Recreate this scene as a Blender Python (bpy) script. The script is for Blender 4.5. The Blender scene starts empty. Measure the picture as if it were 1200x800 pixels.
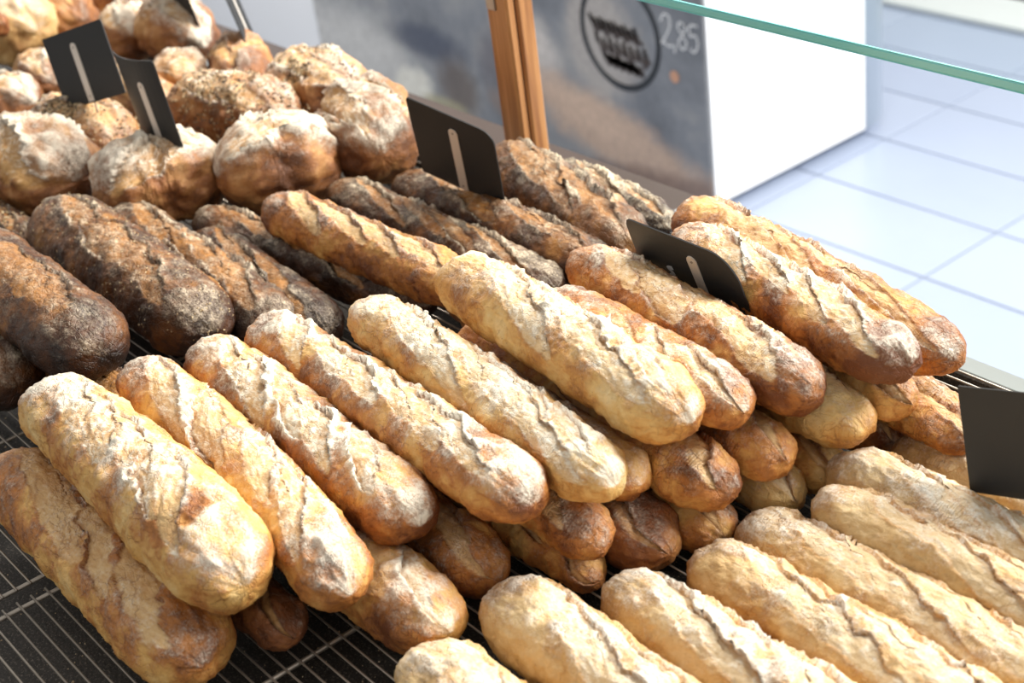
import bpy, math, random
import numpy as np
from mathutils import Vector, Matrix

# ------------------------------------------------------------------ camera
SC = bpy.context.scene
COL = SC.collection
CAM_R = (0.63321843, 0.76450161, -0.12071335)
CAM_D = (0.32515107, -0.40429875, -0.8548797)
CAM_F = (-0.70236116, 0.50207551, -0.50458793)
cd = bpy.data.cameras.new('camera')
cam = bpy.data.objects.new('camera', cd)
COL.objects.link(cam)
Mx = Matrix.Identity(4)
for i in range(3):
    Mx[i][0] = CAM_R[i]; Mx[i][1] = -CAM_D[i]; Mx[i][2] = -CAM_F[i]
Mx[2][3] = 0.8
cam.matrix_world = Mx
cd.sensor_width = 36.0
cd.lens = 1788.78 / 1200 * 36
cd.clip_start = 0.02
cd.dof.use_dof = True
cd.dof.focus_distance = 1.36
cd.dof.aperture_fstop = 6.8
SC.camera = cam

# ------------------------------------------------------------------ world and lights
w = bpy.data.worlds.new('world'); SC.world = w; w.use_nodes = True
bg = w.node_tree.nodes['Background']
bg.inputs[0].default_value = (1.0, 0.985, 0.96, 1); bg.inputs[1].default_value = 0.35

def area(name, loc, target, sx, sy, power, col):
    ld = bpy.data.lights.new(name, 'AREA'); ld.shape = 'RECTANGLE'
    ld.size = sx; ld.size_y = sy; ld.energy = power; ld.color = col
    o = bpy.data.objects.new(name, ld); COL.objects.link(o)
    o.location = loc
    o.rotation_euler = (Vector(target) - Vector(loc)).to_track_quat('-Z', 'Y').to_euler()
    return o
area('window_light', (0.9, 4.2, 2.4), (-1.2, 0.6, 0), 2.6, 1.8, 275, (1.0, 0.97, 0.915))
area('street_window_light', (-2.0, 8.5, 1.6), (-2.6, 3.0, -0.8), 5.0, 3.0, 90, (0.93, 0.96, 1.0))
area('loaf_fill_light', (-1.7, 1.9, 1.9), (-1.7, 0.8, 0), 0.8, 0.5, 36, (1.0, 0.95, 0.87))  # added fill to brighten the round loaves, not a known lamp
SC.view_settings.view_transform = 'Standard'
SC.view_settings.look = 'None'
SC.view_settings.gamma = 1.0
SC.view_settings.exposure = 0.68
SC.view_settings.use_curve_mapping = False

area('cabinet_fill_light', (-4.4, 1.5, 1.2), (-4.4, 2.75, -.9), 1.6, .4, 20, (1.0, .98, .95))  # added fill, out of view, brightens the otherwise unlit cabinet front

# ------------------------------------------------------------------ helpers
def tag(o, label=None, cat=None, group=None, kind=None):
    if label: o['label'] = label
    if cat: o['category'] = cat
    if group: o['group'] = group
    if kind: o['kind'] = kind
    return o

def empty(name, loc):
    o = bpy.data.objects.new(name, None); COL.objects.link(o)
    o.location = loc; o.empty_display_size = 0.02
    return o

def mesh_obj(name, V, F, mat=None, parent=None, smooth=False):
    me = bpy.data.meshes.new(name)
    me.from_pydata([tuple(v) for v in V], [], F); me.update()
    if mat: me.materials.append(mat)
    if smooth: me.polygons.foreach_set('use_smooth', [True] * len(me.polygons))
    o = bpy.data.objects.new(name, me); COL.objects.link(o)
    if parent: o.parent = parent
    return o

class MB:
    def __init__(s): s.V = []; s.F = []
    def add(s, V, F):
        n = len(s.V); s.V += [tuple(v) for v in V]; s.F += [tuple(n + i for i in f) for f in F]
        return s
    def box(s, x0, x1, y0, y1, z0, z1, b=0.0):
        if b <= 0:
            V = [(x, y, z) for z in (z0, z1) for y in (y0, y1) for x in (x0, x1)]
            return s.add(V, [(0, 2, 3, 1), (4, 5, 7, 6), (0, 1, 5, 4), (2, 6, 7, 3), (0, 4, 6, 2), (1, 3, 7, 5)])
        # chamfered box
        V = []; idx = {}
        for i, sx in enumerate((0, 1)):
            for j, sy in enumerate((0, 1)):
                for k, sz in enumerate((0, 1)):
                    c = (x0 if not sx else x1, y0 if not sy else y1, z0 if not sz else z1)
                    d = (b if not sx else -b, b if not sy else -b, b if not sz else -b)
                    for a in range(3):
                        p = [c[m] + (d[m] if m != a else 0) for m in range(3)]
                        idx[(sx, sy, sz, a)] = len(V); V.append(p)
        F = []
        for a in range(3):
            o1, o2 = [m for m in range(3) if m != a]
            for sa in (0, 1):
                q = []
                for u, v in ((0, 0), (1, 0), (1, 1), (0, 1)):
                    t = [0, 0, 0]; t[a] = sa; t[o1] = u; t[o2] = v
                    q.append(idx[(*t, a)])
                F.append(tuple(q))
            for u in (0, 1):
                for v in (0, 1):
                    t0 = [0, 0, 0]; t0[o1] = u; t0[o2] = v; t1 = list(t0); t1[a] = 1
                    F.append((idx[(*t0, o1)], idx[(*t1, o1)], idx[(*t1, o2)], idx[(*t0, o2)]))
        for sx in (0, 1):
            for sy in (0, 1):
                for sz in (0, 1):
                    F.append(tuple(idx[(sx, sy, sz, a)] for a in range(3)))
        return s.add(V, F)
    def tube(s, pts, r, n=6, cap=True):
        pts = [Vector(p) for p in pts]; V = []; F = []
        for i, p in enumerate(pts):
            t = (pts[min(i + 1, len(pts) - 1)] - pts[max(i - 1, 0)]).normalized()
            a = t.orthogonal().normalized() if abs(t.z) > .9 else t.cross(Vector((0, 0, 1))).normalized()
            b = t.cross(a)
            for k in range(n):
                an = 2 * math.pi * k / n
                V.append(p + a * r * math.cos(an) + b * r * math.sin(an))
        for i in range(len(pts) - 1):
            for k in range(n):
                F.append((i * n + k, i * n + (k + 1) % n, (i + 1) * n + (k + 1) % n, (i + 1) * n + k))
        if cap: F += [tuple(range(n))[::-1], tuple(range((len(pts) - 1) * n, len(pts) * n))]
        return s.add(V, F)
    def build(s, name, mat=None, parent=None, smooth=False):
        o = mesh_obj(name, s.V, s.F, mat, parent, smooth)
        import bmesh
        bm = bmesh.new(); bm.from_mesh(o.data); bmesh.ops.recalc_face_normals(bm, faces=bm.faces); bm.to_mesh(o.data); bm.free()
        return o

# ------------------------------------------------------------------ materials
class NT:
    def __init__(s, name):
        s.m = bpy.data.materials.new(name); s.m.use_nodes = True
        s.t = s.m.node_tree; s.N = s.t.nodes; s.L = s.t.links
        s.b = s.N['Principled BSDF']
    def n(s, typ, **k):
        x = s.N.new(typ)
        for a, v in k.items(): setattr(x, a, v)
        return x
    def put(s, sock, v):
        if isinstance(v, bpy.types.NodeSocket): s.L.new(v, sock)
        elif v is not None:
            if isinstance(v, (tuple, list)) and len(v) == 3 and sock.type == 'RGBA': v = (*v, 1)
            sock.default_value = v
    def math(s, op, a, b=None, c=None, clamp=False):
        x = s.n('ShaderNodeMath', operation=op, use_clamp=clamp)
        s.put(x.inputs[0], a); s.put(x.inputs[1], b)
        if c is not None: s.put(x.inputs[2], c)
        return x.outputs[0]
    def mix(s, f, a, b):
        x = s.n('ShaderNodeMix', data_type='RGBA')
        s.put(x.inputs[0], f); s.put(x.inputs[6], a); s.put(x.inputs[7], b)
        return x.outputs[2]
    def noise(s, vec, scale, detail=3, rough=.55, dist=0):
        x = s.n('ShaderNodeTexNoise'); s.put(x.inputs['Vector'], vec)
        x.inputs['Scale'].default_value = scale; x.inputs['Detail'].default_value = detail
        x.inputs['Roughness'].default_value = rough; x.inputs['Distortion'].default_value = dist
        return x.outputs[0]
    def ramp(s, f, stops):
        x = s.n('ShaderNodeValToRGB'); s.put(x.inputs[0], f); e = x.color_ramp.elements
        while len(e) < len(stops): e.new(.5)
        for q, (p, c) in zip(e, stops):
            q.position = p; q.color = (*c, 1) if len(c) == 3 else c
        return x.outputs[0]
    def sstep(s, v, a, b):
        x = s.n('ShaderNodeMapRange', interpolation_type='SMOOTHSTEP'); s.put(x.inputs[0], v)
        x.inputs[1].default_value = a; x.inputs[2].default_value = b
        return x.outputs[0]
    def attr(s, name):
        return s.n('ShaderNodeAttribute', attribute_name=name).outputs['Fac']
    def mapping(s, vec, scale=(1, 1, 1), loc=(0, 0, 0), rot=(0, 0, 0)):
        x = s.n('ShaderNodeMapping'); s.put(x.inputs[0], vec)
        x.inputs['Scale'].default_value = scale; x.inputs['Location'].default_value = loc; x.inputs['Rotation'].default_value = rot
        return x.outputs[0]
    def bump(s, h, dist, strength=1.0, normal=None):
        x = s.n('ShaderNodeBump'); s.put(x.inputs['Height'], h)
        x.inputs['Distance'].default_value = dist; x.inputs['Strength'].default_value = strength
        if normal: s.L.new(normal, x.inputs['Normal'])
        return x.outputs[0]

def simple(name, col, rough=.5, metal=0.0, spec=.5, bumpy=None):
    t = NT(name); t.put(t.b.inputs['Base Color'], col); t.b.inputs['Roughness'].default_value = rough
    t.b.inputs['Metallic'].default_value = metal; t.b.inputs['Specular IOR Level'].default_value = spec
    tc = t.n('ShaderNodeTexCoord').outputs['Object']
    sc, am = bumpy or (300, .0002)
    t.put(t.b.inputs['Normal'], t.bump(t.noise(tc, sc), am, .5))
    nz = t.noise(tc, 25, 4)
    t.put(t.b.inputs['Base Color'], t.mix(t.math('MULTIPLY', nz, .22), col, tuple(min(1, c * 1.5 + .01) for c in col)))
    return t.m

def bread_mat(name, skin, cut, edge, flour, fl_amt, rough=.62, crackle=.5, ripple=.2):
    """skin: 4 colours pale->deeply baked; cut: 2 colours of the opened crumb; edge: torn rim; flour colour"""
    t = NT(name)
    tc = t.n('ShaderNodeTexCoord').outputs['Object']
    rnd = t.n('ShaderNodeObjectInfo').outputs['Random']
    off = t.n('ShaderNodeVectorMath', operation='ADD'); t.L.new(tc, off.inputs[0])
    cmb = t.n('ShaderNodeCombineXYZ'); t.put(cmb.inputs[0], t.math('MULTIPLY', rnd, 7.0)); t.put(cmb.inputs[1], t.math('MULTIPLY', rnd, 3.0))
    t.L.new(cmb.outputs[0], off.inputs[1]); v = off.outputs[0]
    A = t.noise(v, 16, 4, .6, .4); B = t.noise(v, 85, 5, .65, .3); C = t.noise(v, 420, 4, .7); D = t.noise(v, 1300, 2, .6)
    at_cut = t.attr('cut'); at_edge = t.attr('edge'); at_fl = t.attr('flour'); at_t = t.attr('toast')
    # skin colour
    f = t.math('ADD', t.math('MULTIPLY', t.math('SUBTRACT', A, .5), 1.15), t.math('MULTIPLY', t.math('SUBTRACT', B, .5), .55))
    f = t.math('ADD', f, .475)
    f = t.math('ADD', f, t.math('MULTIPLY', at_t, .62))
    f = t.math('SUBTRACT', f, t.math('MULTIPLY', t.math('SUBTRACT', .5, rnd), .10))
    f = t.math('SUBTRACT', f, .22)
    col = t.ramp(f, [(.12, skin[0]), (.36, skin[1]), (.6, skin[2]), (.86, skin[3])])
    # freckles and little blisters
    fr = t.sstep(t.noise(v, 230, 3, .75), .60, .72)
    col = t.mix(t.math('MULTIPLY', fr, .45), col, skin[3])
    # opened crumb with stretched strands
    st = t.noise(t.mapping(v, (25, 130, 130)), 1.6, 5, .7, .6)
    ccol = t.ramp(t.math('ADD', t.math('MULTIPLY', st, .8), t.math('MULTIPLY', at_t, .3)), [(.3, cut[0]), (.72, cut[1])])
    col = t.mix(at_cut, col, ccol)
    ed = t.math('MULTIPLY', at_edge, t.math('ADD', .62, B), clamp=True)
    col = t.mix(ed, col, edge)
    # hairline cracks, darker where they open
    vo2 = t.n('ShaderNodeTexVoronoi', feature='DISTANCE_TO_EDGE'); vo2.inputs['Scale'].default_value = 1.0
    dv = t.n('ShaderNodeVectorMath', operation='ADD'); t.L.new(t.mapping(v, (38, 75, 75)), dv.inputs[0])
    nc_ = t.n('ShaderNodeTexNoise'); t.put(nc_.inputs['Vector'], v); nc_.inputs['Scale'].default_value = 110; t.L.new(nc_.outputs['Color'], dv.inputs[1])
    t.L.new(dv.outputs[0], vo2.inputs['Vector'])
    hair = t.math('MULTIPLY', t.math('SUBTRACT', 1.0, t.sstep(vo2.outputs[0], .005, .045)), t.sstep(A, .44, .58))
    col = t.mix(t.math('MULTIPLY', hair, .5), col, edge)
    # flour dust: patchy, with fine grain
    fp = t.math('ADD', t.math('MULTIPLY', t.math('SUBTRACT', A, .5), 1.0), t.math('MULTIPLY', t.math('SUBTRACT', B, .5), 1.3))
    fp = t.math('ADD', t.math('ADD', fp, .9), t.math('MULTIPLY', t.math('SUBTRACT', C, .5), 1.3))
    fp = t.math('ADD', fp, t.math('MULTIPLY', at_fl, fl_amt * .82))
    fm = t.sstep(fp, 1.30, 2.05)
    col = t.mix(t.math('MULTIPLY', t.sstep(fp, .92, 1.75), .42), col, flour)
    col = t.mix(t.math('MULTIPLY', fm, .88), col, flour)
    t.put(t.b.inputs['Base Color'], col)
    t.put(t.b.inputs['Roughness'], t.math('ADD', rough - .14, t.math('MULTIPLY', fm, .35), clamp=True))
    t.b.inputs['Specular IOR Level'].default_value = .45
    # relief: crackle, pores, faint proofing-cloth ripples
    vo = t.n('ShaderNodeTexVoronoi', feature='DISTANCE_TO_EDGE'); t.put(vo.inputs['Vector'], t.mapping(v, (60, 95, 95))); vo.inputs['Scale'].default_value = 1.3
    ck = t.sstep(vo.outputs[0], .0, .07)
    wv = t.n('ShaderNodeTexWave', wave_type='BANDS'); t.put(wv.inputs['Vector'], t.mapping(v, (1, .45, .45))); wv.inputs['Scale'].default_value = 130
    wv.inputs['Distortion'].default_value = 9; wv.inputs['Detail'].default_value = 3; wv.inputs['Detail Scale'].default_value = .5
    wm = t.math('MULTIPLY', t.math('MULTIPLY', wv.outputs[1], t.sstep(A, .45, .62)), ripple)
    h = t.math('ADD', t.math('MULTIPLY', B, .70), t.math('MULTIPLY', C, .5))
    h = t.math('ADD', h, t.math('MULTIPLY', ck, crackle * .32))
    h = t.math('ADD', h, wm)
    h = t.math('SUBTRACT', h, t.math('MULTIPLY', hair, .35))
    h = t.math('ADD', h, t.math('MULTIPLY', D, .2))
    t.put(t.b.inputs['Normal'], t.bump(h, .0016, .95))
    return t.m

M = {}
M['golden'] = bread_mat('golden_crust', [(.84, .61, .28), (.73, .42, .125), (.49, .19, .043), (.17, .052, .014)],
                        [(.52, .25, .075), (.80, .54, .25)], (.30, .10, .026), (.95, .88, .73), .93)
M['blond'] = bread_mat('blond_crust', [(.84, .64, .33), (.77, .51, .19), (.62, .31, .08), (.33, .12, .03)],
                       [(.60, .36, .14), (.86, .66, .38)], (.45, .20, .06), (.95, .89, .75), .92)
M['pale'] = bread_mat('pale_crust', [(.78, .60, .34), (.70, .49, .235), (.56, .34, .13), (.38, .185, .06)],
                      [(.58, .38, .17), (.80, .63, .38)], (.58, .27, .065), (.94, .89, .78), .85, .7, .3)
M['brown'] = bread_mat('brown_crust', [(.62, .36, .13), (.46, .20, .06), (.27, .095, .03), (.12, .04, .015)],
                       [(.34, .14, .04), (.62, .35, .13)], (.12, .04, .015), (.86, .76, .62), .9)
M['dark'] = bread_mat('dark_crust', [(.42, .20, .05), (.20, .078, .021), (.068, .026, .011), (.020, .010, .007)],
                      [(.09, .032, .012), (.46, .20, .045)], (.035, .017, .012), (.86, .70, .50), .60, .52, .8)
M['boule'] = bread_mat('boule_crust', [(.68, .42, .19), (.50, .25, .09), (.32, .125, .04), (.15, .055, .02)],
                       [(.42, .17, .045), (.72, .43, .16)], (.13, .05, .02), (.94, .85, .70), 1.0, .62, .7)
M['seed'] = simple('sesame_seed', (.30, .20, .10), .5)
M['slate'] = simple('black_card', (.026, .027, .028), .5, 0, .3)
M['steel'] = simple('card_steel', (.74, .68, .61), .48, .35, .5, (600, .0001))
M['rivet'] = simple('rivet_metal', (.33, .30, .27), .35, .9)
M['wire'] = simple('rack_wire', (.42, .37, .31), .38, .7)
M['chalk'] = simple('chalk', (.75, .76, .76), .9)

# dark baking tray with crumbs baked on
t = NT('tray_black'); tc = t.n('ShaderNodeTexCoord').outputs['Object']
n1 = t.noise(tc, 60, 5, .7); n2 = t.sstep(t.noise(tc, 420, 3, .75), .52, .70)
c = t.mix(n1, (.016, .014, .012), (.06, .052, .044)); c = t.mix(t.math('MULTIPLY', n2, .75), c, (.26, .22, .18))
t.put(t.b.inputs['Base Color'], c); t.b.inputs['Roughness'].default_value = .6
t.put(t.b.inputs['Normal'], t.bump(t.noise(tc, 300, 4), .001, .8)); M['tray'] = t.m

# pine post
t = NT('pine_wood'); tc = t.n('ShaderNodeTexCoord').outputs['Object']
g = t.noise(t.mapping(tc, (55, 55, 2.2)), 1.5, 6, .6, 1.2); g2 = t.noise(t.mapping(tc, (160, 160, 4)), 1.5, 3, .6)
f = t.math('ADD', t.math('MULTIPLY', g, .8), t.math('MULTIPLY', g2, .25))
c = t.ramp(f, [(.3, (.62, .31, .12)), (.5, (.47, .205, .065)), (.72, (.27, .10, .03))])
t.put(t.b.inputs['Base Color'], c); t.b.inputs['Roughness'].default_value = .5
t.put(t.b.inputs['Normal'], t.bump(g, .001, .4)); M['pine'] = t.m

# white lacquered panel
t = NT('white_lacquer'); t.b.inputs['Base Color'].default_value = (.86, .87, .88, 1); t.b.inputs['Roughness'].default_value = .25
M['white'] = t.m
M['plinth'] = simple('plinth_grey', (.10, .13, .20), .5)

# floor tile
t = NT('floor_tile'); tc = t.n('ShaderNodeTexCoord').outputs['Object']
rn = t.n('ShaderNodeObjectInfo').outputs['Random']
c = t.mix(rn, (.34, .40, .53), (.38, .44, .57)); c = t.mix(t.math('MULTIPLY', t.noise(tc, 5, 4), .4), c, (.43, .49, .61))
t.put(t.b.inputs['Base Color'], c); t.b.inputs['Roughness'].default_value = .24
t.put(t.b.inputs['Normal'], t.bump(t.noise(tc, 9, 2), .002, .25)); M['tile'] = t.m
M['grout'] = simple('tile_grout', (.20, .24, .33), .7)

# glass
t = NT('shelf_glass'); N = t.N; L = t.L; N.remove(t.b)
out = N['Material Output']
gl = N.new('ShaderNodeBsdfGlossy'); gl.inputs['Roughness'].default_value = .02
tr = N.new('ShaderNodeBsdfTransparent'); tr.inputs[0].default_value = (.965, .985, .98, 1)
lw = N.new('ShaderNodeLayerWeight'); lw.inputs[0].default_value = .12
gm = N.new('ShaderNodeNewGeometry')
sb_ = t.math('MULTIPLY', lw.outputs['Fresnel'], t.math('SUBTRACT', 1.0, gm.outputs['Backfacing']))
mx = N.new('ShaderNodeMixShader'); L.new(sb_, mx.inputs[0]); L.new(tr.outputs[0], mx.inputs[1]); L.new(gl.outputs[0], mx.inputs[2])
L.new(mx.outputs[0], out.inputs[0]); M['glass'] = t.m
t = NT('glass_edge'); tc = t.n('ShaderNodeTexCoord').outputs['Object']
t.put(t.b.inputs['Base Color'], t.mix(t.noise(t.mapping(tc, (2.5, 1, 1)), 2.0, 2), (.13, .55, .56), (.40, .82, .80)))
t.b.inputs['Roughness'].default_value = .35; t.b.inputs['Specular IOR Level'].default_value = .2
M['glass_edge'] = t.m
M['counter'] = simple('counter_steel', (.42, .44, .43), .28, .7)
M['counter_dark'] = simple('counter_rim_dark', (.10, .12, .11), .4)
M['ring'] = simple('print_black', (.012, .014, .016), .5)
M['stamp'] = simple('stamp_ground', (.33, .29, .26), .5)
M['script'] = simple('print_brown', (.055, .038, .030), .5)

# printed poster: slate ground with out-of-focus breads printed on it
t = NT('poster_print'); tc = t.n('ShaderNodeTexCoord').outputs['Object']
ns = t.noise(tc, 3.0, 4, .6, .6); nf = t.noise(tc, 14, 5, .65, .4); nfine = t.noise(tc, 60, 4, .7)
base = t.ramp(t.math('ADD', t.math('MULTIPLY', ns, .75), t.math('MULTIPLY', nf, .3)), [(.30, (.09, .097, .11)), (.55, (.20, .21, .225)), (.75, (.34, .33, .31))])
def blob(cx, cz, rx, rz, ang, col, soft=.35, amt=.8):
    global base
    mp = t.mapping(tc, (1, 1, 1), (-cx, 0, -cz))
    mp2 = t.mapping(mp, (1, 1, 1), (0, 0, 0), (0, ang, 0))
    mp3 = t.mapping(mp2, (1 / rx, 0, 1 / rz))
    vl = t.n('ShaderNodeVectorMath', operation='LENGTH'); t.L.new(mp3, vl.inputs[0])
    d = t.math('ADD', vl.outputs['Value'], t.math('MULTIPLY', t.math('SUBTRACT', nf, .5), .9))
    k = t.sstep(d, 1.0 + soft, 1.0 - soft)
    cc = t.mix(nfine, tuple(x * .55 for x in col), tuple(min(1, x * 1.35) for x in col))
    base = t.mix(t.math('MULTIPLY', k, amt), base, cc)
POSTER = True

# ------------------------------------------------------------------ numpy gradient noise
_rng = np.random.default_rng(7)
_perm = _rng.permutation(256).astype(np.int64); _perm = np.r_[_perm, _perm, _perm]
_g = _rng.normal(size=(256, 3)); _g /= np.linalg.norm(_g, axis=1)[:, None]
def pn(P):
    i = np.floor(P).astype(np.int64); f = P - i; i &= 255
    u = f * f * f * (f * (f * 6 - 15) + 10)
    r = 0
    for a in (0, 1):
        for b in (0, 1):
            for c in (0, 1):
                h = _perm[_perm[_perm[(i[:, 0] + a) & 255] + ((i[:, 1] + b) & 255)] + ((i[:, 2] + c) & 255)]
                d = ((f - np.array([a, b, c])) * _g[h]).sum(1)
                w_ = (u[:, 0] if a else 1 - u[:, 0]) * (u[:, 1] if b else 1 - u[:, 1]) * (u[:, 2] if c else 1 - u[:, 2])
                r = r + w_ * d
    return r * 1.6
def fbm(P, sc, oct=3, gain=.5, seed=0.):
    r = 0; a = 1.0
    Q = P * sc + seed
    for _ in range(oct):
        r = r + a * pn(Q); Q = Q * 2.03 + 11.7; a *= gain
    return r
def sm(x, a, b):
    q = np.clip((x - a) / (b - a), 0, 1); return q * q * (3 - 2 * q)

# ------------------------------------------------------------------ loaf
def loaf(name, A, B, r, style, seed, slashes, nx=150, nt=84, flat=.9, taper=.10, bend=0.0, char=0.0, spot=None, knot=None, capk=1.15, lump=1.0, floor_z=None,
         fl=1.0, toast=0.0, ear=1.0, roll=0.0, tipk=.70, grow=0.0, belly=.14):
    """slashes: list of (x position -1..1, across offset in radii, angle deg, half length m, half width m)"""
    A = np.array(A, float); B = np.array(B, float)
    ax = B - A; core = np.linalg.norm(ax); ax /= core; r = r * .98
    up = np.array([0, 0, 1.]); yv = np.cross(up, ax); yv /= np.linalg.norm(yv); zv = np.cross(ax, yv)
    mid = (A + B) / 2
    half = core / 2 + r * tipk                       # tip to tip half length
    c = r * capk; hb = half - c
    nc = 16
    al = np.linspace(0, math.pi / 2, nc + 1)[1:-1]
    al = al[:-1] if False else al
    xb = np.linspace(-hb, hb, max(8, nx - 2 * nc))
    xs = np.r_[-(hb + c * np.sin(al[::-1])), xb, hb + c * np.sin(al)]
    rad = np.r_[np.cos(al[::-1]) ** .86, np.ones(len(xb)), np.cos(al) ** .86]
    rad = rad * (1 - taper * np.abs(xs / half) ** 2.6) * (1 + grow * xs / half)
    tt = np.arange(nt) / nt * 2 * math.pi
    th = tt - .42 * np.sin(tt)
    X, TH = np.meshgrid(xs, th, indexing='ij'); RD = np.repeat(rad[:, None], nt, 1)
    X = X.ravel(); TH = TH.ravel(); RD = RD.ravel()
    rng = np.random.default_rng(seed); sd = seed * 3.17
    # girth variation along the loaf
    g1 = pn(np.c_[X * 9 + sd, np.zeros_like(X) + sd, np.zeros_like(X)])
    RR = r * RD * (1 + .07 * lump * g1)
    cz = np.cos(TH); sy = np.sin(TH)
    zf = np.where(cz > 0, flat, flat * .92)
    # slightly squarish flank
    Y = RR * np.sign(sy) * np.abs(sy) ** .93; Z = RR * zf * np.sign(cz) * np.abs(cz) ** .96
    P = np.c_[X, Y, Z]
    core_pt = np.c_[np.clip(X, -hb, hb), np.zeros_like(X), np.zeros_like(X)]
    N = P - core_pt; N /= (np.linalg.norm(N, axis=1)[:, None] + 1e-9)
    # undistorted surface coords
    T = TH.copy(); T = np.where(T > math.pi, T - 2 * math.pi, T); T = T * r      # arc across, 0 on top
    W = P * 1.0
    H = np.zeros_like(X); cut = np.zeros_like(X); edge = np.zeros_like(X); flr = np.zeros_like(X); side = np.zeros_like(X)
    strd = np.zeros_like(X); shx = np.zeros_like(X); shy = np.zeros_like(X)
    nz1 = fbm(W, 38, 2, .5, sd); nz2 = fbm(W, 120, 3, .6, sd + 4); nz3 = fbm(W, 330, 2, .6, sd + 9)
    topm = sm(cz, -.25, .35)
    for (px, to, ang, a, b, sg) in slashes:
        ca, sa = math.cos(math.radians(ang)), math.sin(math.radians(ang))
        dx = X - px * hb; dt = T - to * r
        u = dx * ca + dt * sa; v = (-dx * sa + dt * ca) * sg
        v = v + b * (.45 * nz1 + .09 * nz2)
        q = 1 - (np.abs(u) / a) ** 2.2
        hw = b * np.sqrt(np.clip(q, 0, 1)) + 1e-5
        ins = (q > 0) & (np.abs(v) < hw)
        d = v / hw
        tp = np.clip(q, 0, 1) ** .6
        e = .0034 * ear * tp
        dep = .0032 * tp * (.45 + .55 * ear)
        # inside: deep under the ear side, rising
        k = np.clip((d + 1) / 2, 0, 1)
        hin = -dep * (1 - k) ** .8 * 1.0 + .0012 * tp * np.sin(k * math.pi)
        strand = pn(np.c_[u * 90 + sd, v * 520, np.full_like(u, sd)])
        hin = hin + .0009 * strand * tp; strd = np.where(ins, strand, strd)
        out = np.maximum(np.abs(v) - hw, 0)
        fall = np.exp(-out / (.0048))
        ho = np.where(v < 0, e * fall, .42 * e * np.exp(-out / .003)) * (q > -.35) * np.clip(1 + q * 2.5, 0, 1)
        rag = 1 + .3 * nz2
        H = np.where(ins, np.minimum(H * .15, 0) + hin, H + ho * rag)
        cut = np.where(ins, np.maximum(cut, sm(1 - np.abs(d), 0, .12)), cut)
        rim = np.exp(-(np.abs(np.abs(v) - hw) / .0014) ** 2) * (q > 0) * np.where(v < 0, 1.0, .55)
        inner = np.where(ins, np.exp(-((d + 1) * hw) / .0022), 0)
        edge = np.maximum(edge * np.where(ins, .3, 1), np.maximum(rim, inner * .9) * tp)
        # the lifted flap leans over the cut
        sh = np.where(v < 0, e * .9 * fall, -e * .25 * np.exp(-out / .003)) * (~ins) * (q > 0)
        shx += -sa * sh * sg; shy += ca * sh * sg
    ridgeh = H * topm * (1 - cut)
    H = H * topm
    cut = cut * topm; edge = edge * topm
    # loaf relief
    rel = .0030 * lump * nz1 + .0011 * nz2 + .00045 * nz3
    ridge = (1 - np.abs(fbm(W * np.array([.55, 1, 1]), 62, 2, .5, sd + 21)) * 2.2)
    rel = rel + .0009 * np.clip(ridge, 0, 1) ** 3 * (1 - cut) * sm(cz, -.4, .4)
    H = H + rel * (1 - .35 * cut)
    if knot:
        dk = np.hypot(X - knot[0] * hb, T - knot[1] * r)
        H = H + .0022 * np.exp(-((dk - .009) / .003) ** 2) - .0018 * np.exp(-(dk / .005) ** 2)
    shy = np.clip(shy, -.0032, .0032); shx = np.clip(shx, -.002, .002); H = np.clip(H, -.0075, .0085)
    P = P + N * H[:, None]
    P[:, 0] += shx
    ty = np.c_[np.zeros_like(X), cz, -sy]
    P = P + ty * shy[:, None]
    # bend sideways and flatten where it rests
    P[:, 1] += bend * (1 - (X / half) ** 2) - bend * .6
    zb = -r * flat * .9
    P[:, 2] = np.where(P[:, 2] < zb, zb + (P[:, 2] - zb) * .25, P[:, 2])
    if roll:
        cr, sr = math.cos(roll), math.sin(roll)
        P = np.c_[P[:, 0], P[:, 1] * cr - P[:, 2] * sr, P[:, 1] * sr + P[:, 2] * cr]
    flo = sm(cz, .30, 1.0) * (.40 + .38 * sm(nz1, -.25, .45)) * (1 - .35 * cut) + .75 * sm(ridgeh, .0008, .0030) + .55 * sm(strd, .05, .45) * cut + .16 * cut - .55 * (1 - sm(cz, .0, .6))
    endk = sm(np.abs(X), hb * .8, half)
    flo = flo * fl + .25 * endk * fl * sm(cz, -.5, .5)
    tst = .44 * fbm(W, 22, 2, .5, sd + 33) + .16 * endk + toast + belly * (1 - sm(cz, -.1, .75)) + .22 * sm(ridge, .75, 1.) + .10 * sm(cz, .1, .9)
    tst = tst + .33 + char * sm(X + .006 * nz1, hb * .72, half * .99)
    if spot:
        ds = np.hypot(X - spot[0] * hb, T - spot[1] * r) + .006 * nz1
        tst = tst + spot[3] * (1 - sm(ds, spot[2] * .5, spot[2])); flo = flo - .7 * (1 - sm(ds, spot[2] * .5, spot[2]))
    # assemble with pole caps
    n = len(xs)
    tipA = [P[:nt, 0].mean() - .0012 * 0 - (c * (1 - math.sin(al[-1]))), P[:nt, 1].mean(), P[:nt, 2].mean()]
    tipB = [P[-nt:, 0].mean() + (c * (1 - math.sin(al[-1]))), P[-nt:, 1].mean(), P[-nt:, 2].mean()]
    V = np.vstack([P, tipA, tipB]).astype(np.float32)
    ii, jj = np.meshgrid(np.arange(n - 1), np.arange(nt), indexing='ij'); ii = ii.ravel(); jj = jj.ravel(); j2 = (jj + 1) % nt
    Q = np.c_[ii * nt + jj, (ii + 1) * nt + jj, (ii + 1) * nt + j2, ii * nt + j2]
    j = np.arange(nt); jn = (j + 1) % nt
    T1 = np.c_[np.full(nt, n * nt), j, jn]; T2 = np.c_[np.full(nt, n * nt + 1), (n - 1) * nt + jn, (n - 1) * nt + j]
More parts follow.
